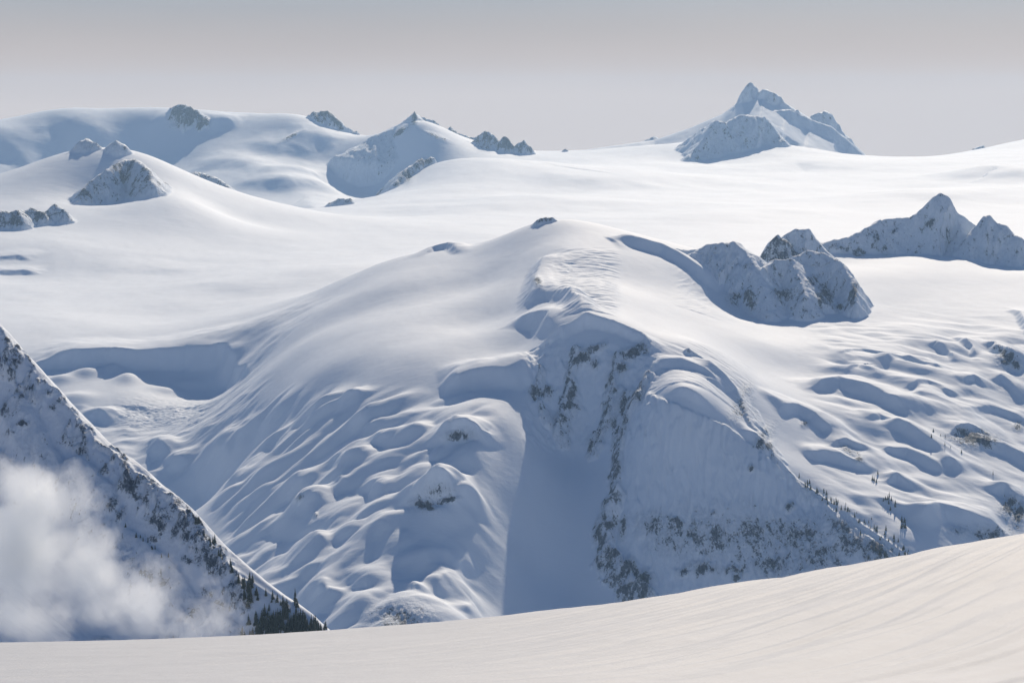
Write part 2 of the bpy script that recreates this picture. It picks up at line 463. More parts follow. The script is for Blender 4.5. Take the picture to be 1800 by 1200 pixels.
# ---- drifts, steps and hollows: (lip in the photo from left to right, height, back length, face length, sharpness)
DRIFTS = [
    # scarp on the left
    ([(20, 620), (130, 615), (240, 619), (330, 612), (400, 610), (445, 630)], 42, 260, 34, .85),
    ([(145, 735), (175, 722), (208, 737)], 16, 60, 26, .5),
    ([(232, 778), (270, 770), (305, 786)], 20, 60, 36, .5),
    ([(325, 788), (375, 780), (420, 794)], 42, 90, 60, .5),
    ([(280, 806), (305, 798), (335, 802)], 18, 50, 30, .5),
    ([(320, 640), (380, 645), (430, 640)], 10, 60, 50, .4),
    # hollows of the central slope
    ([(770, 672), (830, 651), (880, 646), (925, 634), (955, 625)], 26, 140, 50, .6),
    ([(880, 555), (915, 548), (955, 552), (990, 566)], 24, 90, 36, .7),
    ([(945, 520), (960, 505), (985, 500), (1010, 520), (1030, 545)], 26, 50, 35, .8),
    ([(1075, 409), (1120, 416), (1170, 432), (1215, 455), (1262, 500)], 22, 80, 34, .7),
    ([(725, 446), (760, 432), (790, 428), (815, 440)], 16, 60, 18, .8),
    ([(1060, 408), (1085, 425), (1100, 440)], 5, 30, 12, .8),
    # hummocks, lower left
    ([(505, 742), (545, 725), (592, 714)], 17, 60, 40, .5),
    ([(585, 706), (612, 692), (650, 690)], 19, 50, 36, .6),
    ([(603, 752), (635, 742), (668, 748)], 13, 60, 30, .5),
    ([(640, 775), (662, 768), (688, 776)], 10, 50, 26, .5),
    ([(555, 815), (600, 800), (650, 803)], 16, 70, 34, .5),
    ([(485, 872), (520, 852), (560, 845)], 16, 60, 34, .5),
    ([(565, 853), (598, 843), (628, 850)], 14, 50, 28, .6),
    ([(634, 862), (658, 849), (684, 862)], 16, 50, 32, .6),
    ([(497, 910), (532, 886), (574, 884)], 19, 60, 34, .5),
    ([(395, 850), (420, 832), (450, 825)], 13, 60, 40, .5),
    ([(440, 800), (475, 775), (520, 765)], 10, 70, 50, .3),
    ([(415, 905), (450, 880), (480, 875)], 12, 60, 40, .3),
    ([(430, 945), (475, 925), (520, 920)], 10, 60, 40, .3),
    ([(520, 962), (550, 955), (580, 962)], 10, 50, 26, .5),
    ([(470, 985), (520, 970), (580, 985)], 9, 60, 36, .3),
    ([(580, 940), (650, 930), (700, 935)], 9, 70, 40, .3),
    ([(450, 1020), (520, 1000), (600, 995)], 10, 70, 40, .3),
    ([(510, 1060), (550, 1035), (600, 1020)], 14, 60, 45, .4),
    ([(535, 1055), (565, 1044), (598, 1050)], 16, 40, 40, .5),
    ([(610, 1035), (640, 1012), (680, 1015)], 10, 50, 40, .3),
    ([(700, 1036), (722, 1030), (745, 1045)], 10, 40, 24, .6),
    ([(785, 1000), (815, 992), (842, 1000)], 10, 50, 20, .6),
    ([(755, 1030), (790, 1018), (838, 1022)], 19, 50, 46, .6),
    ([(815, 1075), (832, 1064), (850, 1075)], 13, 40, 30, .5),
    ([(700, 770), (740, 762), (775, 740)], 7, 60, 50, .2),
    # boulders
    ([(722, 862), (745, 842), (772, 834), (800, 845), (814, 866)], 50, 75, 22, .75),
    ([(776, 768), (795, 752), (822, 746), (845, 752), (862, 768)], 36, 60, 18, .8),
    # right-hand slopes
    ([(1408, 671), (1480, 668), (1530, 684), (1575, 704), (1611, 727)], 20, 90, 30, 0.9),
    ([(1354, 707), (1400, 711), (1440, 733), (1472, 772)], 14, 70, 22, 0.9),
    ([(1512, 741), (1545, 732), (1581, 746)], 9, 50, 13, 0.7),
    ([(1542, 731), (1600, 753), (1640, 782), (1705, 830)], 18, 70, 32, 0.7),
    ([(1539, 786), (1600, 792), (1658, 825)], 11, 60, 20, 0.7),
    ([(1413, 793), (1475, 799), (1537, 824)], 13, 60, 18, 0.8),
    ([(1432, 777), (1490, 780), (1545, 803)], 9, 40, 12, 0.8),
    ([(1534, 840), (1580, 841), (1624, 869)], 11, 50, 14, 0.8),
    ([(1609, 910), (1650, 893), (1690, 903), (1730, 914), (1781, 930)], 20, 70, 35, 0.8),
    ([(1720, 849), (1768, 858), (1807, 893)], 13, 50, 18, 0.8),
    ([(1660, 761), (1708, 748), (1769, 768)], 15, 70, 12, 0.9),
    ([(1698, 769), (1770, 788), (1828, 814)], 12, 60, 25, 0.7),
    ([(1477, 655), (1512, 646), (1553, 666)], 7, 40, 12, 0.8),
    ([(1542, 636), (1600, 629), (1665, 654)], 10, 50, 13, 0.8),
    ([(1685, 675), (1714, 666), (1749, 683)], 9, 40, 12, 0.8),
    ([(1620, 603), (1652, 606), (1690, 641)], 10, 50, 15, 0.7),
    ([(1661, 583), (1690, 590), (1726, 636)], 12, 50, 15, 0.7),
    ([(1709, 587), (1750, 604), (1808, 656)], 18, 60, 17, 0.9),
    ([(1761, 530), (1790, 545), (1826, 610)], 14, 60, 18, 0.8),
    ([(1726, 661), (1765, 664), (1808, 705)], 11, 50, 13, 0.8),
    ([(1592, 686), (1650, 700), (1722, 744)], 7, 60, 20, 0.6),
    ([(1462, 622), (1520, 615), (1607, 630)], 4, 50, 12, 0.8),
    ([(1572, 684), (1630, 672), (1702, 698)], 7, 60, 15, 0.7),
    ([(1682, 722), (1740, 715), (1812, 744)], 7, 60, 18, 0.7),
    ([(1516, 866), (1560, 880), (1604, 909)], 7, 50, 15, 0.6),
    # lit slab of the spur
    ([(1150, 640), (1200, 632), (1240, 650), (1270, 680)], 10, 40, 16, .8),
    ([(1170, 680), (1220, 690), (1262, 712)], 10, 40, 16, .8),
    ([(1200, 606), (1250, 640), (1290, 680), (1312, 725)], 16, 30, 26, .8),
    ([(1290, 742), (1325, 760), (1360, 800)], 14, 40, 18, .7),
    # left crevassed bumps on the glacier
]
for lip, d, B, w, sh in DRIFTS:
    P = hit(lip, proud=max(d, 0) * .85)
    for g in MID:
        drift(g, P, d, B, w, sh, .42 if lip[-1][0] - lip[0][0] < 115 else .2, 13.0)
for lip, d, B, w, sh in (
        ([(-30, 455), (30, 452), (62, 458)], 9, 120, 25, .8),
        ([(-30, 478), (40, 480), (78, 482)], 12, 120, 25, .8),
        ([(150, 480), (260, 470), (380, 478)], 7, 200, 120, .2),
        ([(250, 505), (380, 498), (500, 512)], 6, 200, 120, .2)):
    P = hit(lip)
    for g in MID:
        drift(g, P, d, B, w, sh, .34, 8.0)

for px, py, h, rx, ry in ((105, 668, 12, 30, 22), (150, 658, 16, 34, 24), (200, 650, 14, 28, 22), (225, 668, 14, 24, 30), (130, 700, 10, 40, 26), (300, 690, 8, 40, 20), (340, 676, 10, 36, 20), (405, 660, 12, 30, 24)):
    for g in MID:
        bump(g, hit([(px, py)])[0], rx * 1.2, ry * 1.3, h)

# ---- the central tower, its ribs and the spur
TID = {}


def crag(name, C, kf, kb, **kw):
    tid = len(TID) + 1
    TID[tid] = name
    for g in (MF, MB, FG):
        tent(g, C, kf, kb, tid=tid, **kw)


crag('tower', [(930, 690, 4745), (945, 640, 4800), (962, 595, 4830), (985, 571, 4838), (1030, 557, 4842), (1080, 571, 4830), (1130, 592, 4810), (1148, 610, 4785)], 1.6, .9, r=4, amp=5, wl=26, rock=.62, reach=260, rback=0.0)
MF.R *= np.where((MF.px() > 900) & (MF.px() < 1170) & (MF.Y < 4900), sst((MF.py() - 590) / 35), 1.0)
for lip, d, B, w in (([(1000, 566), (1030, 558), (1085, 572), (1130, 592), (1155, 616)], 12, 40, 12), ([(964, 432), (950, 462), (938, 495), (934, 528)], 22, 90, 36), ([(1000, 575), (975, 595), (955, 625), (938, 660)], 8, 40, 12)):
    drift(MF, crest_at(MF, lip, d * .85)[:, :2], d, B, w, .9, .2, 4.0)
crag('rib', crest_at(MF, [(1012, 606), (1003, 650), (993, 700), (980, 745)], 16), 1.3, 1.3, r=3, amp=9, wl=18, rock=.8, reach=70)
crag('rib', crest_at(MF, [(1085, 618), (1078, 660), (1074, 705), (1052, 775)], 14), 1.3, 1.3, r=3, amp=9, wl=18, rock=.75, reach=70)
crag('rib', crest_at(MF, [(950, 640), (944, 680), (950, 715)], 8), 1.2, 1.2, r=3, amp=7, wl=16, rock=.75, reach=50)
crag('rib', crest_on([(1140, 650), (1125, 690), (1100, 735), (1090, 790), (1085, 850)], 12), 1.6, 1.5, r=3, amp=7, wl=18, rock=.75, reach=60)
crag('rib', crest_on([(1085, 850), (1065, 900), (1068, 950), (1110, 1010), (1140, 1035)], 24), 1.3, 1.3, r=3, amp=12, wl=20, rock=.75, reach=70)
crag('spur', crest_on([(1210, 612), (1270, 655), (1302, 700), (1318, 740), (1345, 775), (1362, 800)], 10), 1.3, .8, r=4, amp=5, wl=18, rock=.45, reach=60)
crag('spur', crest_on([(1362, 800), (1400, 840), (1480, 896), (1560, 950), (1612, 987)], 7), 1.2, .8, r=3, amp=3, wl=18, rock=.3, reach=50)
# cliffs right of the summit
crag('cliff', [(1214, 448, 5700), (1238, 432, 5720), (1290, 424, 5730), (1312, 442, 5700), (1332, 475, 5640), (1352, 545, 5530)], 1.0, .6, r=8, amp=13, wl=30, rock=.36, reach=300, ex=.95)
crag('cliff', [(1150, 428, 5775), (1185, 437, 5760), (1212, 440, 5745), (1235, 436, 5735)], .95, .7, r=6, amp=8, wl=26, rock=.25, reach=170, kend=1.6)
crag('cliff', [(1344, 470, 5650), (1362, 458, 5680), (1390, 456, 5680), (1405, 490, 5620), (1418, 520, 5560)], 1.25, .6, r=8, amp=10, wl=28, rock=.46, reach=260)
crag('cliff', [(1392, 452, 5720), (1420, 441, 5740), (1452, 446, 5730), (1480, 462, 5690), (1497, 490, 5640), (1506, 535, 5545)], 1.3, 1.5, r=8, amp=11, wl=28, rock=.42, reach=280, kend=2.6)
crag('crag', [(1338, 452, 6050), (1352, 428, 6060), (1366, 413, 6070), (1378, 420, 6070)], 1.3, 1.0, r=4, amp=10, wl=24, rock=.85, reach=120)
crag('crag', [(1376, 418, 6120), (1395, 404, 6130), (1422, 403, 6130), (1432, 420, 6120), (1450, 440, 6100), (1468, 455, 6080)], 1.2, .9, r=8, amp=9, wl=26, rock=.45, reach=150)
crag('ridge', [(1440, 428, 6370), (1490, 418, 6390), (1530, 398, 6430), (1545, 388, 6450), (1600, 382, 6460), (1622, 366, 6470), (1638, 347, 6475), (1655, 339, 6480), (1672, 350, 6475), (1684, 376, 6470), (1688, 400, 6450)], 1.25, .7, r=6, amp=11, wl=30, rock=.4, reach=240)
crag('ridge', [(1715, 400, 6410), (1728, 380, 6410), (1738, 378, 6410), (1752, 392, 6400), (1768, 396, 6390), (1782, 414, 6370), (1797, 418, 6360), (1812, 440, 6350), (1860, 445, 6330)], 1.1, .8, r=4, amp=12, wl=24, rock=.4, reach=160)
crag('summit', [(932, 402, 5830), (945, 386, 5840), (962, 382, 5840), (974, 384, 5835)], 1.4, .5, r=4, amp=6, wl=18, rock=.8, reach=60)

# left nunatak
crag('nunatak', [(132, 356, 8850), (150, 328, 8950), (170, 310, 9000), (190, 298, 9050), (215, 284, 9150), (235, 280, 9150), (252, 290, 9080), (264, 308, 8980), (268, 326, 8900)], 1.35, .9, r=8, amp=18, wl=45, rock=.6, reach=330)
crag('nunatak', [(124, 266, 9350), (138, 252, 9360), (152, 243, 9370), (168, 252, 9360), (188, 268, 9350)], .9, .7, r=6, amp=12, wl=35, rock=.55, reach=200)
crag('nunatak', [(186, 262, 9340), (203, 248, 9350), (218, 256, 9350), (232, 270, 9340), (262, 290, 9330), (300, 308, 9400)], .8, .7, r=8, amp=12, wl=35, rock=.5, reach=180)
crag('nunatak', [(-40, 384, 8300), (0, 373, 8350), (30, 370, 8370), (38, 382, 8340)], 1.3, .8, r=6, amp=12, wl=30, rock=.9, reach=160)
crag('nunatak', [(34, 374, 8450), (60, 368, 8460), (76, 376, 8440)], 1.3, .8, r=6, amp=8, wl=26, rock=.9, reach=100)
crag('nunatak', [(84, 368, 8500), (97, 359, 8510), (114, 371, 8490)], 1.2, .8, r=5, amp=8, wl=26, rock=.7, reach=80)
crag('nunatak', [(332, 306, 10200), (352, 304, 10250), (378, 312, 10200), (400, 326, 10150), (408, 340, 10100)], 1.0, .8, r=8, amp=14, wl=35, rock=.6, reach=160)
# far range
crag('far', [(296, 212, 14950), (305, 190, 14980), (313, 185, 14990), (330, 187, 14990), (345, 195, 14980), (356, 206, 14950)], .9, .6, r=10, amp=24, wl=50, rock=1.0, reach=300)
crag('far', [(360, 202, 15100), (390, 201, 15100), (425, 203, 15100)], .5, .4, r=10, amp=8, wl=60, rock=.4, reach=200)
crag('far', [(545, 204, 15050), (552, 197, 15060), (575, 197, 15060), (592, 208, 15040), (602, 220, 15020), (604, 234, 14990)], .8, .6, r=10, amp=20, wl=50, rock=.8, reach=330)
crag('far', [(618, 236, 15000), (626, 230, 15000), (634, 238, 15000)], 1.2, 1.0, r=4, amp=12, wl=30, rock=1.0, reach=120)
crag('far', [(655, 240, 14500), (690, 226, 14550), (715, 210, 14600), (728, 198, 14620), (737, 208, 14600), (775, 228, 14560), (805, 240, 14520)], .62, .5, r=6, amp=18, wl=60, rock=.35, reach=420)
crag('far', [(722, 210, 14580), (728, 197, 14590), (735, 210, 14580)], 1.6, 1.4, r=4, amp=10, wl=30, rock=1.0, reach=100)
crag('far', [(738, 206, 15400), (760, 212, 15400), (785, 230, 15400), (792, 224, 15400), (812, 238, 15400), (830, 240, 15400)], .9, .8, r=4, amp=22, wl=40, rock=.7, reach=240)
crag('far', [(832, 248, 14500), (846, 236, 14520), (858, 232, 14530), (870, 240, 14510), (880, 256, 14480)], 1.1, .9, r=4, amp=26, wl=45, rock=.8, reach=260)
crag('far', [(870, 262, 14450), (880, 246, 14470), (887, 236, 14480), (897, 250, 14470), (904, 258, 14460)], 1.4, 1.1, r=4, amp=22, wl=40, rock=.95, reach=220)
crag('far', [(900, 266, 14440), (912, 250, 14450), (922, 248, 14450), (934, 260, 14440), (940, 274, 14420)], 1.3, 1.1, r=4, amp=26, wl=36, rock=.95, reach=220)
crag('far', [(985, 268, 14600), (995, 262, 14600), (1002, 267, 14600)], .8, .6, r=5, amp=10, wl=40, rock=.8, reach=100)
crag('crag', [(695, 326, 12300), (706, 303, 12420), (722, 292, 12500), (735, 284, 12560), (758, 278, 12640)], 1.3, .9, r=8, amp=24, wl=50, rock=.8, reach=200)
crag('crag', [(576, 362, 11050), (595, 352, 11100), (615, 350, 11100)], .9, .5, r=8, amp=14, wl=40, rock=.8, reach=120)
# the pyramid
crag('pyramid', [(1000, 267, 14600), (1150, 246, 14700), (1220, 222, 14700), (1270, 200, 14700), (1300, 178, 14700), (1340, 165, 14690), (1385, 184, 14660), (1420, 205, 14640), (1470, 228, 14620), (1500, 252, 14600), (1530, 280, 14560)], .33, .6, r=25, amp=6, wl=120, rock=0, reach=900)
crag('pyramid', [(1292, 184, 14660), (1305, 158, 14670), (1318, 145, 14680), (1330, 152, 14670), (1334, 164, 14650)], 1.5, 1.3, r=3, amp=34, wl=40, rock=.5, reach=200)
crag('pyramid', [(1332, 178, 14600), (1342, 156, 14620), (1350, 160, 14620), (1366, 166, 14620), (1384, 184, 14600), (1396, 192, 14590)], 1.35, .9, r=4, amp=34, wl=40, rock=.45, reach=230)
crag('pyramid', [(1425, 205, 14640), (1450, 194, 14660), (1462, 200, 14660), (1480, 228, 14640)], 1.3, 1.0, r=4, amp=32, wl=40, rock=.4, reach=250)
crag('pyramid', [(1350, 196, 14450), (1390, 192, 14480), (1425, 210, 14480), (1460, 222, 14470), (1490, 246, 14440), (1525, 279, 14400)], .95, .4, r=6, amp=14, wl=50, rock=.2, reach=330)
crag('pyramid', [(1192, 290, 13650), (1215, 270, 13750), (1240, 240, 13850), (1258, 212, 13950), (1275, 216, 13980), (1300, 202, 14050), (1345, 206, 14100), (1368, 236, 14020)], 1.0, .6, r=8, amp=22, wl=50, rock=.42, reach=420)
crag('pyramid', [(1134, 248, 14900), (1150, 240, 14900), (1160, 246, 14900)], .6, .6, r=6, amp=8, wl=50, rock=.5, reach=120)
crag('far', [(1715, 262, 15100), (1725, 256, 15100), (1736, 261, 15100)], .6, .6, r=6, amp=8, wl=50, rock=.8, reach=120)

# ---- rock showing through the snow
for px, py, rx, ry, amt, rot in [
        (1020, 632, 26, 9, 1.15, -.7), (1050, 612, 16, 6, 1.0, -.4), (1110, 622, 24, 10, 1.1, -.3), (1090, 645, 14, 10, 1.1, 0), (1045, 640, 8, 10, .9, 0), (1130, 615, 12, 12, .9, 0),
        (1005, 695, 9, 16, 1.2, .2), (1000, 715, 16, 12, 1.1, .2), (960, 690, 14, 12, 1.0, 0), (940, 690, 10, 14, .9, 0), (985, 740, 16, 14, .8, .3), (1075, 668, 8, 14, .9, 0), (1080, 690, 8, 8, .9, 0),
        (1095, 715, 14, 24, .95, .2), (1120, 705, 10, 12, .95, 0), (1078, 745, 8, 16, .9, 0), (1085, 820, 8, 18, .95, 0), (1075, 840, 8, 6, .9, 0), (1045, 780, 14, 10, .7, 0),
        (1072, 925, 12, 7, 1.1, -.3), (1095, 935, 6, 22, .95, .1), (1080, 978, 9, 7, 1.1, 0), (1105, 998, 14, 10, 1.1, .5), (1130, 1020, 18, 12, 1.15, .4), (1052, 968, 4, 5, .9, 0),
        (1190, 925, 18, 8, .95, .3), (1235, 1005, 26, 12, 1.05, 0), (1200, 1012, 12, 8, .9, 0), (1290, 1010, 26, 10, .9, 0), (1295, 1022, 8, 6, 1.1, 0),
        (1388, 898, 7, 10, 1.1, .4), (1330, 935, 22, 8, .7, -.2), (1360, 1000, 45, 24, .72, 0), (1440, 985, 50, 30, .76, 0), (1400, 950, 70, 34, .66, 0), (1500, 960, 40, 22, .8, .4), (1540, 975, 30, 22, .95, .4), (1250, 950, 80, 44, .66, 0),
        (1320, 830, 5, 5, 1.0, 0), (1255, 910, 12, 8, .65, 0), (1180, 950, 36, 34, .68, 0), (1330, 950, 60, 44, .66, 0), (1480, 940, 40, 30, .66, .5), (1150, 930, 30, 24, .7, 0),
        (1300, 720, 14, 26, .6, .5), (1340, 770, 12, 22, .75, .6), (1350, 785, 8, 12, .8, .6), (1310, 690, 10, 16, .55, .6),
        (808, 766, 24, 8, 1.05, 0), (745, 888, 20, 9, 1.15, .2), (785, 880, 18, 5, 1.1, -.2), (770, 865, 30, 14, .55, 0), (945, 495, 6, 9, .9, -.5),
        (705, 1090, 45, 26, .74, 0), (525, 875, 8, 5, .75, -.5), (555, 905, 3, 4, .8, 0),
        (1715, 772, 34, 13, 1.2, .1), (1695, 762, 16, 10, 1.0, .3), (1770, 630, 18, 14, 1.0, .6), (1785, 640, 10, 8, 1.1, .6), (1755, 615, 18, 8, .65, .6),
        (1510, 808, 6, 6, 1.1, 0), (1495, 792, 22, 6, .7, .5), (1740, 940, 30, 14, .9, .1), (1690, 935, 22, 10, .6, .1), (1775, 890, 14, 20, .9, .5), (1790, 905, 10, 22, 1.0, .3), (1415, 745, 6, 5, .8, 0), (1790, 750, 8, 8, .9, 0),
        (1318, 530, 12, 22, .9, -.2), (1290, 525, 16, 16, .72, -.3), (1375, 520, 20, 14, 1.0, .3), (1450, 520, 20, 20, .9, -.5), (1500, 520, 8, 26, 1.0, .2), (1430, 495, 14, 10, .8, 0), (1480, 540, 20, 10, .7, 0)]:
    for g in MID:
        blob(g, px, py, rx * 1.1, ry * 1.1, 3850, 5800, amt * 1.12, rot)
for px, py, rx, ry, amt, rot in [(1635, 395, 20, 7, 1.15, -.5), (1572, 412, 8, 6, 1.1, 0), (1540, 425, 8, 16, 1.0, .2), (1480, 440, 20, 6, .9, .3), (1510, 445, 16, 8, .9, 0), (1555, 440, 10, 10, .8, 0), (1355, 440, 10, 12, 1.0, -.5), (1682, 415, 6, 12, .7, 0)]:
    blob(MB, px, py, rx, ry, 5850, 6800, amt, rot)
for px, py, rx, ry, amt, rot in [(325, 208, 24, 8, 1.3, 0), (315, 222, 16, 5, .8, 0), (510, 248, 16, 3.5, 1.1, -.5), (702, 233, 16, 5, 1.2, -.6), (728, 215, 5, 7, 1.2, 0), (765, 240, 22, 4, .8, .35), (855, 258, 14, 8, .8, 0), (888, 250, 10, 14, .9, 0), (920, 258, 10, 12, .8, 0),
                                 (580, 206, 14, 4, 1.1, .4), (598, 222, 4, 8, 1.0, .3), (715, 310, 10, 12, 1.0, -.4), (742, 285, 12, 5, .9, -.3), (1258, 235, 5, 14, .9, .2), (1240, 255, 5, 12, .9, .2), (1225, 278, 5, 7, .9, 0), (1278, 240, 4, 10, .7, 0),
                                 (155, 345, 12, 8, 1.1, -.5), (205, 345, 5, 8, 1.0, 0), (240, 325, 16, 14, .8, 0), (258, 318, 8, 12, .9, 0)]:
    blob(FG, px, py, rx, ry, 8200, 15600, amt, rot)

# ---- fluted, craggy relief on rock; fine wind relief on snow
for g, q in ((MF, 1.0), (MB, 1.3), (FG, 2.6)):
    m = np.clip(g.R, 0, 1)
    a = g.X / (9 * q) + .6 * noise(g.X / (30 * q), g.Y / (30 * q))
    g.Z += m * q * 5.5 * (ridged(a, g.Y / (26 * q), 4, .6) - .35) * (1 if q < 2 else .8)
    g.Z += m * q * 1.2 * fbm(g.X / (6 * q), g.Y / (7 * q), 2)
for g, q in ((MF, 1.0), (MB, 1.15), (FG, 2.4)):
    m = np.clip(g.R * 1.5, 0, 1) * np.isin(g.T, [k for k, v in TID.items() if v in ('cliff', 'crag', 'ridge', 'nunatak', 'pyramid', 'far')])
    g.Z += m * q * 8.0 * (ridged(g.X / (26 * q) + .5 * noise(g.X / (60 * q), g.Y / (60 * q)), g.Y / (95 * q), 4, .6) - .45)
# big flutes and buttresses of the tower
m = cols(MF, None, 925, 1150, 612, 790, 4500, 4840, 30)
MF.Z += m * (10.0 * (ridged(MF.X / 30 + .7 * noise(MF.X / 50, MF.Y / 50), MF.Y / 120, 3, .5) - .4) + 4.0 * fbm(MF.X / 16, MF.Y / 16, 3))
# fluting of the shaded face below the spur
spur_line = np.interp(MF.px(), [1000, 1150, 1280, 1360, 1480, 1610], [640, 690, 745, 808, 905, 995])
m = cols(MF, None, 1090, 1600, 680, 1090, 4100, 4760, 50) * sst((MF.py() - spur_line) / 14)
MF.Z += m * (12.0 * ridged(MF.X / 16 + .8 * noise(MF.X / 60, MF.Y / 60), MF.Y / 110, 3, .5) + 2.4 * fbm(MF.X / 11, MF.Y / 16, 3))
m = cols(MF, None, 880, 1100, 700, 1110, 4000, 4760, 50)
MF.Z += m * 1.5 * ridged(MF.X / 40, MF.Y / 170, 2, .5)
# avalanche debris
m = cols(MF, None, 200, 420, 690, 760, 5200, 5700, 40) + 0
MF.Z += m * 1.6 * ridged(MF.X / 14, MF.Y / 10, 3, .6)
for g in MID:
    m = cols(g, None, 210, 360, 698, 748, 5300, 5900, 30)
    g.Z += m * 3.6 * ridged(g.X / 18, g.Y / 12, 3, .6)
# wind ripples on the ridge right of the summit
fadeY = sst((5680 - MF.Y) / 80)
m = fadeY * cols(MF, None, 985, 1085, 440, 555, 4900, 5800, 25)
a = MF.X * .8 + MF.Y * .35
MF.Z += m * 6.0 * ridged(a / 70 + .5, (MF.Y - MF.X * .45) / 22, 2, .5)
m = cols(MF, None, 1140, 1320, 600, 800, 4600, 4950, 25) * (1 - np.clip(MF.R, 0, 1))
MF.Z += m * 3.0 * ridged(MF.X / 60, (MF.Y + MF.X * .5) / 20, 3, .5)
m = fadeY * cols(MF, None, 1190, 1290, 430, 560, 5300, 5800, 25)
MF.Z += m * 2.5 * ridged((MF.X * .9 - MF.Y * .4) / 16, (MF.Y + MF.X * .4) / 90, 2, .5)

# rolling swells of the far range
for lip, d, B, w, sh in (
        ([(320, 290), (400, 280), (470, 290)], 26, 260, 160, .3), ([(440, 262), (500, 250), (570, 262)], 26, 240, 140, .3),
        ([(430, 305), (500, 296), (560, 306)], 22, 240, 140, .4), ([(520, 300), (580, 300), (640, 318)], 30, 240, 120, .5),
        ([(470, 330), (540, 318), (600, 332)], 26, 240, 130, .4), ([(400, 322), (460, 318), (520, 330)], 22, 240, 130, .3),
        ([(0, 262), (80, 248), (180, 250), (260, 262)], 30, 300, 180, .3), ([(0, 286), (60, 278), (140, 276)], 26, 240, 140, .5),
        ([(-20, 300), (40, 296), (90, 296)], 20, 200, 100, .5), ([(480, 355), (540, 342), (600, 352)], 20, 200, 120, .4),
        ([(500, 232), (560, 236), (600, 250)], 20, 200, 140, .4), ([(265, 203), (280, 210), (300, 214)], 14, 200, 120, .6), ([(350, 212), (390, 206), (430, 206)], 30, 200, 120, .6)):
    P = hit(lip, 10500, 15200, proud=d * .85)
    drift(FG, P, d, B, w, sh, .34, 20.0)
# gentle swells on the great glacier
for lip, d, B, w in (([(700, 380), (900, 365), (1100, 350)], 26, 700, 500), ([(900, 320), (1100, 322), (1300, 310)], 34, 900, 500), ([(1200, 305), (1400, 292), (1600, 300)], 30, 700, 300),
                     ([(1500, 360), (1650, 350), (1850, 330)], 30, 800, 500), ([(1650, 320), (1750, 310), (1860, 320)], 50, 500, 300), ([(1100, 400), (1300, 380), (1500, 365)], 20, 600, 400)):
    P = hit(lip, 7000, 14500)
    for g in (MB, FG):
        drift(g, P, d, B, w, .1, .4, 60.0)

# wind flutes down the right-hand slopes and the lower-left apron
m = cols(MF, None, 1420, 2000, 570, 1010, 4100, 5650, 60) * fadeY
a = MF.X * .55 - MF.Y * .83; b = MF.X * .83 + MF.Y * .55
MF.Z += m * 1.6 * (ridged(b / 60 + .7 * noise(a / 150, b / 90), a / 230, 3, .5) - .4)
m = cols(MF, None, 380, 860, 730, 1150, 3800, 5200, 70)
a = -MF.X * .86 - MF.Y * .5; b = -MF.X * .5 + MF.Y * .86
MF.Z += m * .9 * (ridged(b / 44 + .7 * noise(a / 150, b / 90), a / 230, 3, .5) - .4)
# ------------------------------------------------------------------ materials
def new_mat(name):
    m = bpy.data.materials.new(name)
    m.use_nodes = True
    nt = m.node_tree
    bsdf = nt.nodes["Principled BSDF"]
    return m, nt, bsdf


def nd(nt, kind, **inp):
    n = nt.nodes.new(kind)
    for k, v in inp.items():
        n.inputs[k].default_value = v
    return n


def mth(nt, op, a, b=None, clamp=False):
    n = nt.nodes.new("ShaderNodeMath")
    n.operation = op
    n.use_clamp = clamp
    for i, v in enumerate((a, b)):
        if v is None:
            continue
        if isinstance(v, (int, float)):
            n.inputs[i].default_value = v
        else:
            nt.links.new(v, n.inputs[i])
    return n.outputs[0]


def noise_node(nt, scale, detail=4, rough=.55, vec=None, stretch=None):
    n = nd(nt, "ShaderNodeTexNoise", Scale=scale, Detail=detail, Roughness=rough)
    if vec is None:
        t = nt.nodes.new("ShaderNodeTexCoord")
        vec = t.outputs["Object"]
    if stretch:
        mpn = nt.nodes.new("ShaderNodeMapping")
        mpn.inputs["Scale"].default_value = stretch
        nt.links.new(vec, mpn.inputs[0])
        vec = mpn.outputs[0]
    nt.links.new(vec, n.inputs["Vector"])
    return n.outputs[0]


def ramp(nt, fac, stops):
    r = nt.nodes.new("ShaderNodeValToRGB")
    el = r.color_ramp.elements
    while len(el) < len(stops):
        el.new(.5)
    for e, (p, c) in zip(el, stops):
        e.position = p
        e.color = (*c, 1) if len(c) == 3 else c
    nt.links.new(fac, r.inputs[0])
    return r.outputs[0]


def mixc(nt, fac, a, b):
    n = nt.nodes.new("ShaderNodeMix")
    n.data_type = 'RGBA'
    for s_, v in ((0, fac), (6, a), (7, b)):
        if isinstance(v, (int, float)):
            n.inputs[s_].default_value = v
        elif isinstance(v, tuple):
            n.inputs[s_].default_value = (*v, 1)
        else:
            nt.links.new(v, n.inputs[s_])
    return n.outputs[2]


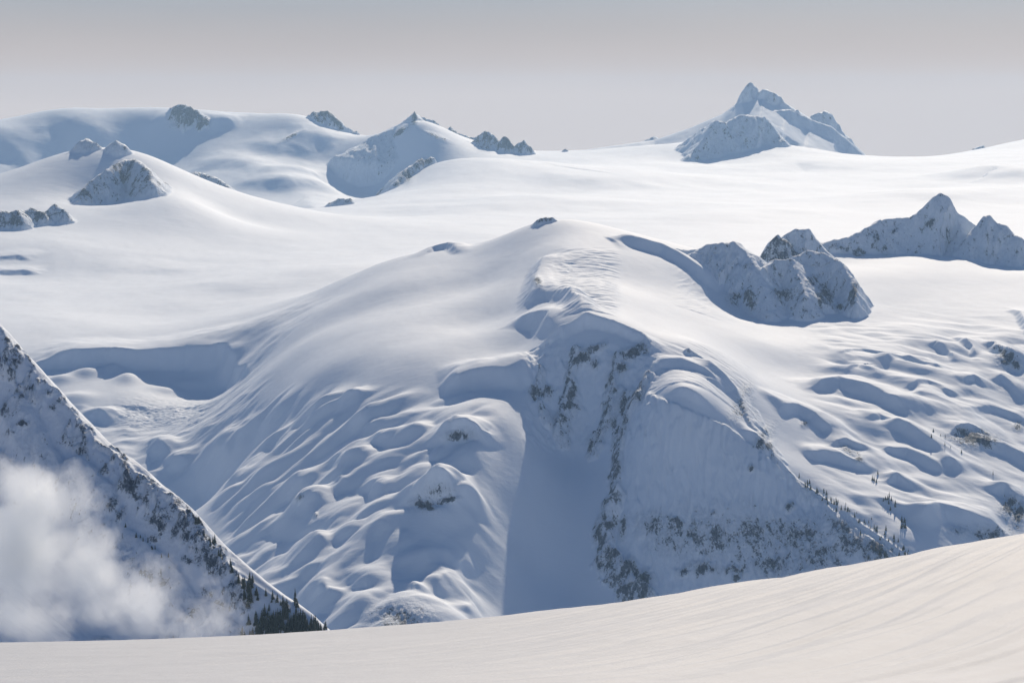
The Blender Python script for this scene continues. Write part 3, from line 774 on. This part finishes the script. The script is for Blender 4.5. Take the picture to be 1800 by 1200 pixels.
def mountain_mat(name, unit, snow=(.78, .85, .935)):
    """snow with rock breaking through where the 'rock' attribute says; unit = size in metres of the smallest rock fleck"""
    m, nt, b = new_mat(name)
    at_ = nt.nodes.new("ShaderNodeAttribute")
    at_.attribute_name = "rock"
    r = at_.outputs["Fac"]
    n1 = noise_node(nt, 1 / (unit * 11), 7, .70, stretch=(1.25, 1, .42))
    n2 = noise_node(nt, 1 / (unit * 2.0), 3, .65)
    v = mth(nt, 'ADD', mth(nt, 'MULTIPLY', n1, 3.2), mth(nt, 'MULTIPLY', n2, 1.2))
    v = mth(nt, 'ADD', v, mth(nt, 'MULTIPLY', r, .95))
    mask = mth(nt, 'MULTIPLY', mth(nt, 'SUBTRACT', v, 2.80), 3.4, True)
    mask = mth(nt, 'MULTIPLY', mask, mth(nt, 'MULTIPLY', mth(nt, 'SUBTRACT', r, .06), 6.0, True))
    rockc = ramp(nt, noise_node(nt, 1 / (unit * 4), 5, .6), [(.28, (.022, .038, .068)), (.52, (.075, .105, .155)), (.78, (.28, .335, .41))])
    sn = ramp(nt, noise_node(nt, 1 / (unit * 60), 4, .5), [(.3, tuple(c * .965 for c in snow)), (.7, snow)])
    # rime and snow plastered thinly over rock: mottled, a little darker than open snow
    fro = mth(nt, 'MULTIPLY', mth(nt, 'SUBTRACT', noise_node(nt, 1 / (unit * 5), 6, .72, stretch=(1.3, 1, .5)), .44), 4.0, True)
    fro = mth(nt, 'MULTIPLY', fro, mth(nt, 'MULTIPLY', r, .85, True))
    sn = mixc(nt, fro, sn, (.40, .47, .56))
    col = mixc(nt, mask, sn, rockc)
    nt.links.new(col, b.inputs["Base Color"])
    b.inputs["Roughness"].default_value = .75
    b.inputs["Specular IOR Level"].default_value = .2
    # relief: plastered snow on rock is rough, open snow carries fine wind texture
    hb = noise_node(nt, 1 / (unit * 5), 6, .65, stretch=(1, 1, .6))
    hw = noise_node(nt, 1 / (unit * 6), 4, .6, stretch=(.4, 1, 1))
    amp = mth(nt, 'MULTIPLY', mth(nt, 'MULTIPLY', r, 1.4, True), unit * 5.5)
    h = mth(nt, 'ADD', mth(nt, 'MULTIPLY', hb, amp), mth(nt, 'MULTIPLY', hw, unit * .4))
    h = mth(nt, 'SUBTRACT', h, mth(nt, 'MULTIPLY', mask, unit * .6))
    bp = nd(nt, "ShaderNodeBump", Strength=.8, Distance=1.0)
    nt.links.new(h, bp.inputs["Height"])
    nt.links.new(bp.outputs[0], b.inputs["Normal"])
    return m


M_MID = mountain_mat("snow_and_rock", 1.6)
M_FAR = mountain_mat("far_snow_and_rock", 4.0)
M_NEAR = mountain_mat("near_snow_and_rock", .9)

# ------------------------------------------------------------------ meshes
coll = scene.collection


def grid_arrays(g, lim=.238, skirt=0.0):
    ny, nx = g.X.shape
    V = np.stack([g.X, g.Y, g.Z], -1).reshape(-1, 3)
    dzdx = np.gradient(g.Z, g.xs, axis=1); dzdy = np.gradient(g.Z, g.ys, axis=0)
    N = np.stack([-dzdx, -dzdy, np.ones_like(dzdx)], -1).reshape(-1, 3)
    N /= np.linalg.norm(N, axis=1)[:, None]
    if skirt:      # fold the last row down so that no gap opens against the next grid
        V[-nx:, 2] -= skirt
    i = np.arange(ny * nx).reshape(ny, nx)
    Q = np.stack([i[:-1, :-1], i[:-1, 1:], i[1:, 1:], i[1:, :-1]], -1).reshape(-1, 4)
    q0 = Q[:, 0]
    keep = np.abs(V[q0, 0] / V[q0, 1]) < lim
    return V, N, g.R.ravel(), g.T.ravel(), Q[keep]


def mesh_obj(name, V, N, Rk, Q, mat, parent=None, kind=None):
    used = np.unique(Q)
    remap = np.zeros(len(V), np.int64)
    remap[used] = np.arange(len(used))
    Qn = remap[Q].astype(np.int32)
    me = bpy.data.meshes.new(name)
    me.vertices.add(len(used)); me.loops.add(Qn.size); me.polygons.add(len(Qn))
    me.vertices.foreach_set("co", V[used].astype(np.float32).ravel())
    me.loops.foreach_set("vertex_index", Qn.ravel())
    me.polygons.foreach_set("loop_start", np.arange(0, Qn.size, 4, dtype=np.int32))
    me.polygons.foreach_set("use_smooth", np.ones(len(Qn), bool))
    me.update(calc_edges=True)
    if Rk is not None:
        a_ = me.attributes.new("rock", 'FLOAT', 'POINT')
        a_.data.foreach_set("value", Rk[used].astype(np.float32))
    if N is not None:
        me.normals_split_custom_set_from_vertices(N[used].astype(np.float32).tolist())
    me.materials.append(mat)
    o = bpy.data.objects.new(name, me)
    coll.objects.link(o)
    if parent:
        o.parent = parent
    if kind:
        o["kind"] = kind
    return o


def combine(parts):
    V, N, Rr, T, Q = [], [], [], [], []
    off = 0
    for v, n, r, t, q in parts:
        V.append(v); N.append(n); Rr.append(r); T.append(t); Q.append(q + off)
        off += len(v)
    return np.concatenate(V), np.concatenate(N), np.concatenate(Rr), np.concatenate(T), np.concatenate(Q)


aMF, aMB, aFG = grid_arrays(MF, skirt=4.0), grid_arrays(MB, skirt=8.0), grid_arrays(FG)


def pxy(V):
    return 900 + F * V[:, 0] / V[:, 1], HZ - F * V[:, 2] / V[:, 1]


# ridge line that parts the near mountain from the glacier behind it
YC = ([-300, 430, 600, 720, 820, 965, 1100, 1290, 1345, 1400, 1440, 1560, 1650, 1740, 1830, 2200],
      [6000, 5985, 6130, 6060, 5970, 5840, 5780, 5800, 6070, 6140, 6560, 6650, 6680, 6620, 6540, 6500])
reg = []      # (name of region per face) for the mid and far grids
V, N, Rr, T, Q = combine([aMF, aMB])
c = V[Q[:, 0]]
px, py = pxy(c)
near = c[:, 1] < np.interp(px, *YC)
tq = T[Q].max(1)
name_of = np.array([''] + [TID[k] for k in sorted(TID)])
isrock = (Rr[Q].mean(1) > .3) & np.isin(name_of[tq], ['tower', 'rib', 'spur', 'cliff', 'crag', 'ridge', 'summit'])
mountain = mesh_obj("snow_mountain", V, N, Rr, Q[near & ~isrock], M_MID, None, "structure")
for tid in np.unique(tq[isrock]):
    sel = isrock & (tq == tid)
    if sel.sum() > 60:
        nm = {'tower': 'cliff_face', 'rib': 'rock_rib', 'spur': 'rock_rim', 'cliff': 'cliff_face', 'crag': 'rock_crag', 'ridge': 'rock_ridge', 'summit': 'summit_rock'}[name_of[tid]]
        mesh_obj(nm, V, N, Rr, Q[sel], M_MID, mountain)
mesh_obj("glacier", V, N, Rr, Q[~near & ~isrock], M_MID, None, "structure")
small = [t for t in np.unique(tq[isrock]) if (isrock & (tq == t)).sum() <= 60]
if small:
    mesh_obj("rock_outcrop", V, N, Rr, Q[isrock & np.isin(tq, small)], M_MID, mountain)

V, N, Rr, T, Q = aFG
c = V[Q[:, 0]]
px, py = pxy(c)
nun = (c[:, 1] < 10500) & (px < 565) & (py < np.interp(px, [-200, 0, 130, 270, 420, 560], [430, 418, 366, 352, 372, 384]))
rng_ = (c[:, 1] > 10400) & (px < 965) & ~nun & (py < np.interp(px, [540, 560, 620, 700, 770, 830, 965], [500, 380, 348, 332, 292, 268, 276]))
pyr = (c[:, 1] > 12900) & (px > 1135) & (px < 1545) & (py < np.interp(px, [1135, 1200, 1300, 1420, 1545], [252, 296, 276, 280, 287]))
rest = ~(nun | rng_ | pyr)
tq = T[Q].max(1)
isrock = (Rr[Q].mean(1) > .3) & (tq > 0)
mesh_obj("glacier_plateau", V, N, Rr, Q[rest], M_FAR, None, "structure")
for nm, sel in (("nunatak_hill", nun), ("far_mountain_range", rng_), ("pyramid_mountain", pyr)):
    hill = mesh_obj(nm, V, N, Rr, Q[sel & ~isrock], M_FAR, None, "structure")
    for tid in np.unique(tq[sel & isrock]):
        q_ = Q[sel & isrock & (tq == tid)]
        if len(q_):
            mesh_obj("rock_crag", V, N, Rr, q_, M_FAR, hill)
# ------------------------------------------------------------------ near rocky slope on the left
LCP = [(-60, 525, 2640), (0, 577, 2600), (60, 650, 2560), (110, 702, 2540), (150, 752, 2520), (230, 817, 2480), (300, 872, 2450), (350, 925, 2420), (400, 985, 2390),
       (430, 1017, 2370), (480, 1052, 2350), (530, 1092, 2330), (585, 1127, 2310), (640, 1180, 2280), (-200, 400, 2700),
       (0, 720, 2530), (0, 860, 2462), (0, 1000, 2395), (0, 1055, 2345), (0, 1140, 2262), (-150, 900, 2462), (-150, 1140, 2262),
       (100, 850, 2470), (100, 1000, 2402), (100, 1075, 2350), (100, 1140, 2285), (200, 950, 2423), (200, 1140, 2320), (300, 1010, 2388), (300, 1140, 2328), (400, 1070, 2353), (400, 1150, 2318), (500, 1150, 2310)]
LCH = [(px, Y + 200, -(py - HZ) / F * Y - 190) for px, py, Y in LCP[:15]] + [(px, 2080, -640) for px in (-200, 0, 200, 400, 600, 800)] + [(800, 2300, -640), (760, 2500, -700)]
left_base = Surface(LCP, LCH, .008, .0005)
LS = Grid(-640, -60, 2080, 2760, 1.5, 1.5, left_base)
LS.Z += 5 * fbm(LS.X / 90, LS.Y / 90, 3, .45)


def rib(C, kf, kb, proud=13.0, **kw):
    """a rib standing proud of the slope along photo pixels"""
    out = []
    for px, py, _ in C:
        u, p = (px - 900) / F, -(py - HZ) / F
        ys = np.arange(2100, 2700, 1.5)
        k = int(np.argmax(left_base(u * ys, ys) + proud > p * ys))
        out.append((u * ys[k], ys[k], p * ys[k]))
    tent(LS, np.array(out), kf, kb, **kw)


# fall line runs to the lower right: gullies and ribs parallel to the crest
a = LS.X * .80 - LS.Y * .60; b = LS.X * .60 + LS.Y * .80
LS.Z += 13.0 * (ridged(b / 55 + .25 * noise(a / 120, b / 80), a / 420, 3, .5) - .4)
rib([(-20, 560, 0), (0, 578, 0), (60, 651, 0), (110, 703, 0), (150, 753, 0), (230, 818, 0), (300, 873, 0), (350, 926, 0), (400, 986, 0), (430, 1018, 0)], .9, .9, proud=6, r=1.5, amp=14, wl=15, rock=.7, reach=30, blend=2)
for C in ([(30, 606), (44, 622), (56, 640)], [(96, 680), (112, 696), (126, 716)], [(138, 734), (150, 744), (164, 758)], [(196, 782), (212, 792), (226, 808)], [(262, 836), (284, 852), (300, 866)], [(330, 894), (346, 912), (356, 924)], [(386, 958), (398, 974)]):
    rib([(x_, y_, 0) for x_, y_ in C], 1.5, 1.5, proud=7, r=1.5, amp=12, wl=11, rock=.85, reach=26, blend=1.5)
rib([(35, 690, 2525), (55, 725, 2512), (80, 770, 2494), (113, 826, 2470)], .75, .6, r=3, amp=5, wl=16, rock=.3, reach=40, blend=3)
rib([(138, 800, 2475), (165, 825, 2462), (188, 848, 2450), (213, 908, 2420), (222, 930, 2408)], .8, .6, r=3, amp=5, wl=16, rock=.3, reach=40, blend=3)
rib([(176, 888, 2425), (205, 915, 2412), (228, 932, 2404), (268, 962, 2388), (300, 985, 2378), (328, 1022, 2360), (345, 1050, 2345), (388, 1064, 2340), (400, 1085, 2330)], .8, .6, r=3, amp=5, wl=16, rock=.25, reach=45, blend=3)
rib([(-20, 790, 2470), (0, 797, 2465), (34, 828, 2448), (60, 870, 2425)], .8, .6, r=3, amp=4, wl=16, rock=.3, reach=40, blend=3)
LS.R = np.maximum(LS.R, .2 * cols(LS, None, -60, 600, 560, 1000, 2200, 2700, 60))
for px, py, rx, ry, amt, rot in [
        (20, 640, 20, 30, .7, .8), (10, 720, 10, 26, .8, .2), (35, 700, 8, 30, .75, .5), (40, 745, 14, 8, 1.0, 0), (15, 762, 14, 4, 1.0, 0), (70, 700, 14, 24, .5, .8), (100, 710, 12, 30, .6, .8),
        (225, 855, 26, 22, 1.0, .3), (240, 872, 16, 10, 1.0, 0), (196, 885, 9, 20, 1.1, .7), (212, 905, 8, 18, 1.0, .6), (140, 760, 14, 30, .65, .8), (130, 772, 10, 18, .7, .8),
        (300, 900, 16, 40, .85, .5), (315, 925, 14, 40, .85, .5), (270, 918, 18, 10, .95, .3), (330, 940, 10, 30, .8, .6), (285, 925, 20, 14, .8, 0), (270, 945, 14, 10, .75, 0), (182, 923, 5, 4, 1.0, 0),
        (345, 965, 16, 12, .95, .5), (370, 985, 22, 20, 1.0, .5), (385, 1005, 14, 18, .95, .5), (330, 985, 14, 10, .8, 0), (300, 1000, 14, 10, .6, 0), (270, 1010, 40, 18, .75, .4), (280, 1025, 28, 10, .8, .2), (385, 1070, 16, 20, .75, .4), (365, 1045, 16, 14, .7, .5), (230, 995, 30, 14, .6, .4),
        (340, 1080, 30, 20, .6, 0), (300, 1120, 20, 8, .7, 0), (180, 1123, 16, 5, .7, 0), (430, 1070, 14, 14, .8, 0)]:
    blob(LS, px, py, rx, ry, 2200, 2640, amt, rot)
m = np.clip(LS.R, 0, 1)
LS.Z += m * 2.6 * (ridged(b / 7, a / 22, 4, .6) - .35) + m * .8 * fbm(LS.X / 4, LS.Y / 4, 2)
LS.Z += (1 - m) * .5 * ridged(b / 9, a / 60, 2, .5)
V, N, Rr, T, Q = grid_arrays(LS, .26)
mesh_obj("rocky_slope", V, N, Rr, Q, M_NEAR, None, "structure")

# ------------------------------------------------------------------ foreground snow
CREST = [(-150, 1132), (0, 1131), (300, 1129), (500, 1124), (620, 1120), (800, 1108), (1000, 1089), (1200, 1062), (1400, 1030), (1600, 988), (1800, 945), (1950, 912)]
FCP = [(px, py, 112) for px, py in CREST] + [(px, 1200, 62) for px in (-150, 200, 600, 1000, 1400, 1800, 1950)] + [(px, py + (1200 - py) * .42, 86) for px, py in CREST]
FCH = [(px, 175, -(py - HZ) / F * 175 - 5.5) for px, py in CREST] + [(px, 260, -(py - HZ) / F * 260 - 45) for px, py in CREST] + [(px, 8, -3.3) for px in (-150, 900, 1950)] + [(px, 25, -6.6) for px in (-150, 900, 1950)]
fg_base = Surface(FCP, FCH, .12, .0008)
FS = Grid(-30, 34, 7, 150, .16, .2, fg_base)
sx, sy = .46, .888       # direction of the wind-blown streaks
a = FS.X * sx + FS.Y * sy; b = FS.X * sy - FS.Y * sx
bw = b + .5 * noise(a / 14, b / 3) + 1.2 * noise(a / 60, b / 10)
right = sst((FS.px() - 700) / 700)
FS.Z += (.25 + .75 * right) * (.13 * noise(bw / 1.3, a / 22) + .10 * noise(bw / .55, a / 12 + 9) + .2 * noise(bw / 3.2 + 4, a / 40))
FS.Z += (.3 + .7 * right) * .030 * np.maximum(0, noise(bw / .8 + 31, a / 9) - .12) * 3
FS.Z += .012 * fbm(FS.X / .9, FS.Y / 1.4, 2)
fm, nt, bsdf = new_mat("foreground_snow")
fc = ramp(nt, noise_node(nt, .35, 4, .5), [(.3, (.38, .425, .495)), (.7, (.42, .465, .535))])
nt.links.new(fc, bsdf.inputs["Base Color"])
bsdf.inputs["Roughness"].default_value = .65
bsdf.inputs["Specular IOR Level"].default_value = .25
h1 = noise_node(nt, 9.0, 4, .7)
bp = nd(nt, "ShaderNodeBump", Strength=.9, Distance=.035)
nt.links.new(h1, bp.inputs["Height"])
nt.links.new(bp.outputs[0], bsdf.inputs["Normal"])
V, N, Rr, T, Q = grid_arrays(FS, .27)
keepq = np.ones(len(Q), bool)
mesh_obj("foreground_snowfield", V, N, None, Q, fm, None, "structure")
# the rest of the same slope round the camera, coarse
FW = Grid(-60, 60, 7, 250, 3.0, 3.0, fg_base)
FW.Z -= .35
V, N, Rr, T, Q = grid_arrays(FW, 2.0)
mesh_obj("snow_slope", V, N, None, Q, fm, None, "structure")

# ------------------------------------------------------------------ conifers
mt_bark, nt, bsdf = new_mat("bark")
nt.links.new(ramp(nt, noise_node(nt, 3.0), [(.3, (.035, .026, .02)), (.7, (.08, .06, .045))]), bsdf.inputs["Base Color"])
mt_leaf, nt, bsdf = new_mat("conifer_needles")
geo = nt.nodes.new("ShaderNodeNewGeometry")
sz = nt.nodes.new("ShaderNodeSeparateXYZ")
nt.links.new(geo.outputs["True Normal"], sz.inputs[0])
green = ramp(nt, noise_node(nt, .8, 3), [(.3, (.022, .034, .026)), (.7, (.05, .068, .05))])
fr = mth(nt, 'MULTIPLY', mth(nt, 'SUBTRACT', noise_node(nt, 1.4, 3), .60), 6.0, True)
nt.links.new(mixc(nt, fr, green, (.75, .77, .8)), bsdf.inputs["Base Color"])
bsdf.inputs["Roughness"].default_value = .8


def conifer_meshes(seed, slim):
    rr = random.Random(seed)
    # unit height tree: trunk and crown
    tv, tf = [], []
    for k, (z, r_) in enumerate(((-.12, .016), (.3, .012), (.96, .003))):
        for i in range(5):
            an = i * 2 * math.pi / 5
            tv.append((r_ * math.cos(an), r_ * math.sin(an), z))
    for k in range(2):
        for i in range(5):
            j = (i + 1) % 5
            tf.append((k * 5 + i, k * 5 + j, k * 5 + 5 + j, k * 5 + 5 + i))
    tm = bpy.data.meshes.new("trunk")
    tm.from_pydata(tv, [], tf); tm.materials.append(mt_bark)
    cv, cf = [], []
    tiers = 13
    for k in range(tiers):
        t = k / (tiers - 1)
        z = .07 + .88 * t
        rad = slim * (1 - t) ** .8 * rr.uniform(.8, 1.15) + .012
        nb = 7 if t < .7 else 5
        a0 = rr.uniform(0, 6.28)
        for i in range(nb):
            if rr.random() < .1:
                continue
            an = a0 + i * 6.283 / nb + rr.uniform(-.3, .3)
            L = rad * rr.uniform(.6, 1.25)
            dz = -L * rr.uniform(.25, .6)
            wd = L * .38 + .012
            ca, sa = math.cos(an), math.sin(an)
            o = len(cv)
            cv += [(0, 0, z + .05), (ca * L * .55 - sa * wd, sa * L * .55 + ca * wd, z + dz * .45), (ca * L, sa * L, z + dz), (ca * L * .55 + sa * wd, sa * L * .55 - ca * wd, z + dz * .45), (ca * L * .5, sa * L * .5, z + dz * .1 + .03)]
            cf += [(o, o + 1, o + 4), (o + 1, o + 2, o + 4), (o + 2, o + 3, o + 4), (o + 3, o, o + 4)]
    o = len(cv)
    cv += [(.012, 0, .93), (-.006, .01, .93), (-.006, -.01, .93), (0, 0, 1.0)]
    cf += [(o, o + 1, o + 3), (o + 1, o + 2, o + 3), (o + 2, o, o + 3)]
    cm = bpy.data.meshes.new("crown")
    cm.from_pydata(cv, [], cf); cm.materials.append(mt_leaf)
    return tm, cm


VAR = [conifer_meshes(s_, sl) for s_, sl in ((1, .19), (2, .24), (3, .17), (4, .28))]


def ground(g, x, y):
    i = min(max((x - g.xs[0]) / (g.xs[1] - g.xs[0]), 0), len(g.xs) - 1.001); j = min(max((y - g.ys[0]) / (g.ys[1] - g.ys[0]), 0), len(g.ys) - 1.001)
    i0, j0 = int(i), int(j); fi, fj = i - i0, j - j0
    Z = g.Z
    return (Z[j0, i0] * (1 - fi) + Z[j0, i0 + 1] * fi) * (1 - fj) + (Z[j0 + 1, i0] * (1 - fi) + Z[j0 + 1, i0 + 1] * fi) * fj


def ghit(g, px, py, lo, hi, step):
    """first ground point of a grid on the sight line through a photo pixel"""
    u, p = (px - 900) / F, -(py - HZ) / F
    y = lo
    while y < hi:
        if ground(g, u * y, y) > p * y:
            return u * y, y
        y += step
    return None


TR = random.Random(11)
ntree = 0


def conifer(g, x, y, h, label, group):
    global ntree
    e = bpy.data.objects.new("conifer_tree", None)
    coll.objects.link(e)
    e.empty_display_size = 2
    e.location = (x, y, ground(g, x, y) - .15)
    e.rotation_euler = (TR.uniform(-.05, .05), TR.uniform(-.05, .05), TR.uniform(0, 6.28))
    w_ = h * TR.uniform(.85, 1.2)
    e.scale = (w_, w_, h)
    e["label"], e["category"], e["group"] = label, "tree", group
    tm, cm = VAR[TR.randrange(4)]
    for nm, me in (("trunk", tm), ("crown", cm)):
        o = bpy.data.objects.new(nm, me)
        coll.objects.link(o)
        o.parent = e
    ntree += 1


def strew(g, poly, n, h0, h1, lo, hi, step, jit, label, group):
    """n trees along / around a line of photo pixels"""
    P = np.array(poly, float)
    L = np.concatenate([[0], np.cumsum(np.hypot(*np.diff(P, axis=0).T))])
    k = tries = 0
    while k < n and tries < n * 4:
        tries += 1
        s = TR.random() * L[-1]
        px, py = np.interp(s, L, P[:, 0]) + TR.gauss(0, jit), np.interp(s, L, P[:, 1]) + TR.gauss(0, jit)
        r = ghit(g, px, py, lo, hi, step)
        if r is None:
            continue
        conifer(g, r[0], r[1], TR.uniform(h0, h1), label, group)
        k += 1


L1, G1 = "dark conifer in the dense stand at the foot of the rocky slope", "dense conifer stand low on the rocky slope"
strew(LS, [(440, 1118), (500, 1085), (520, 1115), (570, 1122), (460, 1105), (540, 1105)], 142, 8, 15, 2150, 2480, 1.5, 11, L1, G1)
strew(LS, [(430, 1030), (445, 1050), (430, 1060)], 18, 7, 13, 2150, 2480, 1.5, 6, L1, G1)
L2, G2 = "small conifer along the crest line of the rocky slope above the dense stand", "conifers along the crest of the rocky slope"
strew(LS, [(345, 918), (370, 945), (390, 985), (410, 1005), (440, 1025), (470, 1050), (500, 1070), (530, 1095)], 34, 5, 10, 2200, 2520, 1.5, 4, L2, G2)
L3, G3 = "tiny conifer on the snowy rib that runs down the middle of the rocky slope", "conifers on the rib of the rocky slope"
strew(LS, [(215, 925), (240, 945), (268, 962), (300, 985), (325, 1015)], 10, 3, 6, 2200, 2520, 1.5, 3, L3, G3)
L4, G4 = "small dark conifer on the sharp spur crest that falls to the lower right", "conifers on the spur crest"
strew(MF, [(1398, 838), (1425, 858), (1455, 880), (1490, 900), (1520, 920), (1545, 935), (1575, 955), (1605, 985)], 74, 5, 11, 4000, 4800, 3, 4, L4, G4)
strew(MF, [(1520, 945), (1550, 965), (1580, 985), (1540, 985)], 16, 7, 12, 4000, 4800, 3, 8, L4, G4)
L5, G5 = "lone conifer in the loose clump on the lit slope right of the spur", "loose conifers on the lit slope"
strew(MF, [(1555, 870), (1565, 885), (1570, 895), (1560, 880)], 9, 8, 13, 4000, 5200, 3, 6, L5, G5)
strew(MF, [(1585, 905), (1588, 940)], 6, 8, 12, 4000, 5200, 3, 3, L5, G5)
strew(MF, [(1532, 838), (1542, 850)], 4, 6, 10, 4000, 5200, 3, 4, L5, G5)
L6, G6 = "tiny conifer on the rocky rim near the right edge of the view", "conifers on the right-hand rim"
strew(MF, [(1620, 735), (1650, 765), (1690, 795), (1730, 825), (1760, 865), (1790, 905)], 12, 5, 9, 4000, 5200, 3, 4, L6, G6)

# ------------------------------------------------------------------ air: mist bank and haze
mm = bpy.data.materials.new("mist")
mm.use_nodes = True
nt = mm.node_tree
nt.nodes.clear()
mo = nt.nodes.new("ShaderNodeOutputMaterial")
pv = nt.nodes.new("ShaderNodeVolumePrincipled")
pv.inputs["Color"].default_value = (.92, .96, 1, 1)
pv.inputs["Anisotropy"].default_value = .5
tcn = nt.nodes.new("ShaderNodeTexCoord")


def puff(cx, cy, cz, rx, ry, rz):
    v = nt.nodes.new("ShaderNodeVectorMath"); v.operation = 'SUBTRACT'
    nt.links.new(tcn.outputs["Object"], v.inputs[0]); v.inputs[1].default_value = (cx, cy, cz)
    d_ = nt.nodes.new("ShaderNodeVectorMath"); d_.operation = 'DIVIDE'
    nt.links.new(v.outputs[0], d_.inputs[0]); d_.inputs[1].default_value = (rx, ry, rz)
    l_ = nt.nodes.new("ShaderNodeVectorMath"); l_.operation = 'LENGTH'
    nt.links.new(d_.outputs[0], l_.inputs[0])
    return mth(nt, 'SUBTRACT', 1.0, l_.outputs["Value"])


MY = 2150.0
pf = None
for px, py, rx, rz, st in ((70, 885, 72, 68, 1.0), (50, 960, 100, 85, 1.0), (140, 1005, 95, 55, .85), (230, 1060, 100, 42, .6), (20, 1000, 80, 60, .9), (40, 1080, 90, 40, .6), (340, 1090, 60, 30, .4)):
    c_ = at(px, py, MY)
    q = puff(c_[0], c_[1], c_[2], rx * MY / F * 1.35, 45, rz * MY / F * 1.35)
    q = mth(nt, 'MULTIPLY', q, st)
    pf = q if pf is None else mth(nt, 'MAXIMUM', pf, q)
nz = noise_node(nt, 1 / 42.0, 7, .66, vec=tcn.outputs["Object"])
den = mth(nt, 'ADD', mth(nt, 'MULTIPLY', pf, 1.0), mth(nt, 'MULTIPLY', mth(nt, 'SUBTRACT', nz, .52), 2.9))
den = mth(nt, 'MULTIPLY', mth(nt, 'MAXIMUM', den, 0.0), .055)
nt.links.new(den, pv.inputs["Density"])
nt.links.new(pv.outputs[0], mo.inputs["Volume"])


def box(name, x0, x1, y0, y1, z0, z1, mat):
    me = bpy.data.meshes.new(name)
    v = [(x, y, z) for z in (z0, z1) for y in (y0, y1) for x in (x0, x1)]
    me.from_pydata(v, [], [(0, 2, 3, 1), (4, 5, 7, 6), (0, 1, 5, 4), (2, 6, 7, 3), (0, 4, 6, 2), (1, 3, 7, 5)])
    me.materials.append(mat)
    o = bpy.data.objects.new(name, me)
    coll.objects.link(o)
    o["kind"] = "stuff"
    return o


ms = box("mist", -560, -190, 2085, 2215, -540, -290, mm)
ms["label"] = "drifting white mist bank in front of the rocky slope"

hm = bpy.data.materials.new("haze")
hm.use_nodes = True
nt = hm.node_tree
nt.nodes.clear()
mo = nt.nodes.new("ShaderNodeOutputMaterial")
pv = nt.nodes.new("ShaderNodeVolumePrincipled")
pv.inputs["Color"].default_value = (.48, .73, 1.0, 1)
pv.inputs["Density"].default_value = 1.9e-5
pv.inputs["Anisotropy"].default_value = .3
nt.links.new(pv.outputs[0], mo.inputs["Volume"])
# snow-covered valley floor far below
vme = bpy.data.meshes.new("valley_floor")
vme.from_pydata([(-5100, 150, -1190), (5100, 150, -1190), (5100, 18000, -1190), (-5100, 18000, -1190)], [], [(0, 1, 2, 3)])
vme.materials.append(M_FAR)
vf = bpy.data.objects.new("valley_floor", vme)
coll.objects.link(vf)
vf["kind"] = "structure"
zlow = min(-1190.0, min(float(g.Z.min()) for g in (MF, MB, FG, LS, FW)))
box("haze", -5200, 5200, -400, 18200, zlow - 1.5, 190, hm)
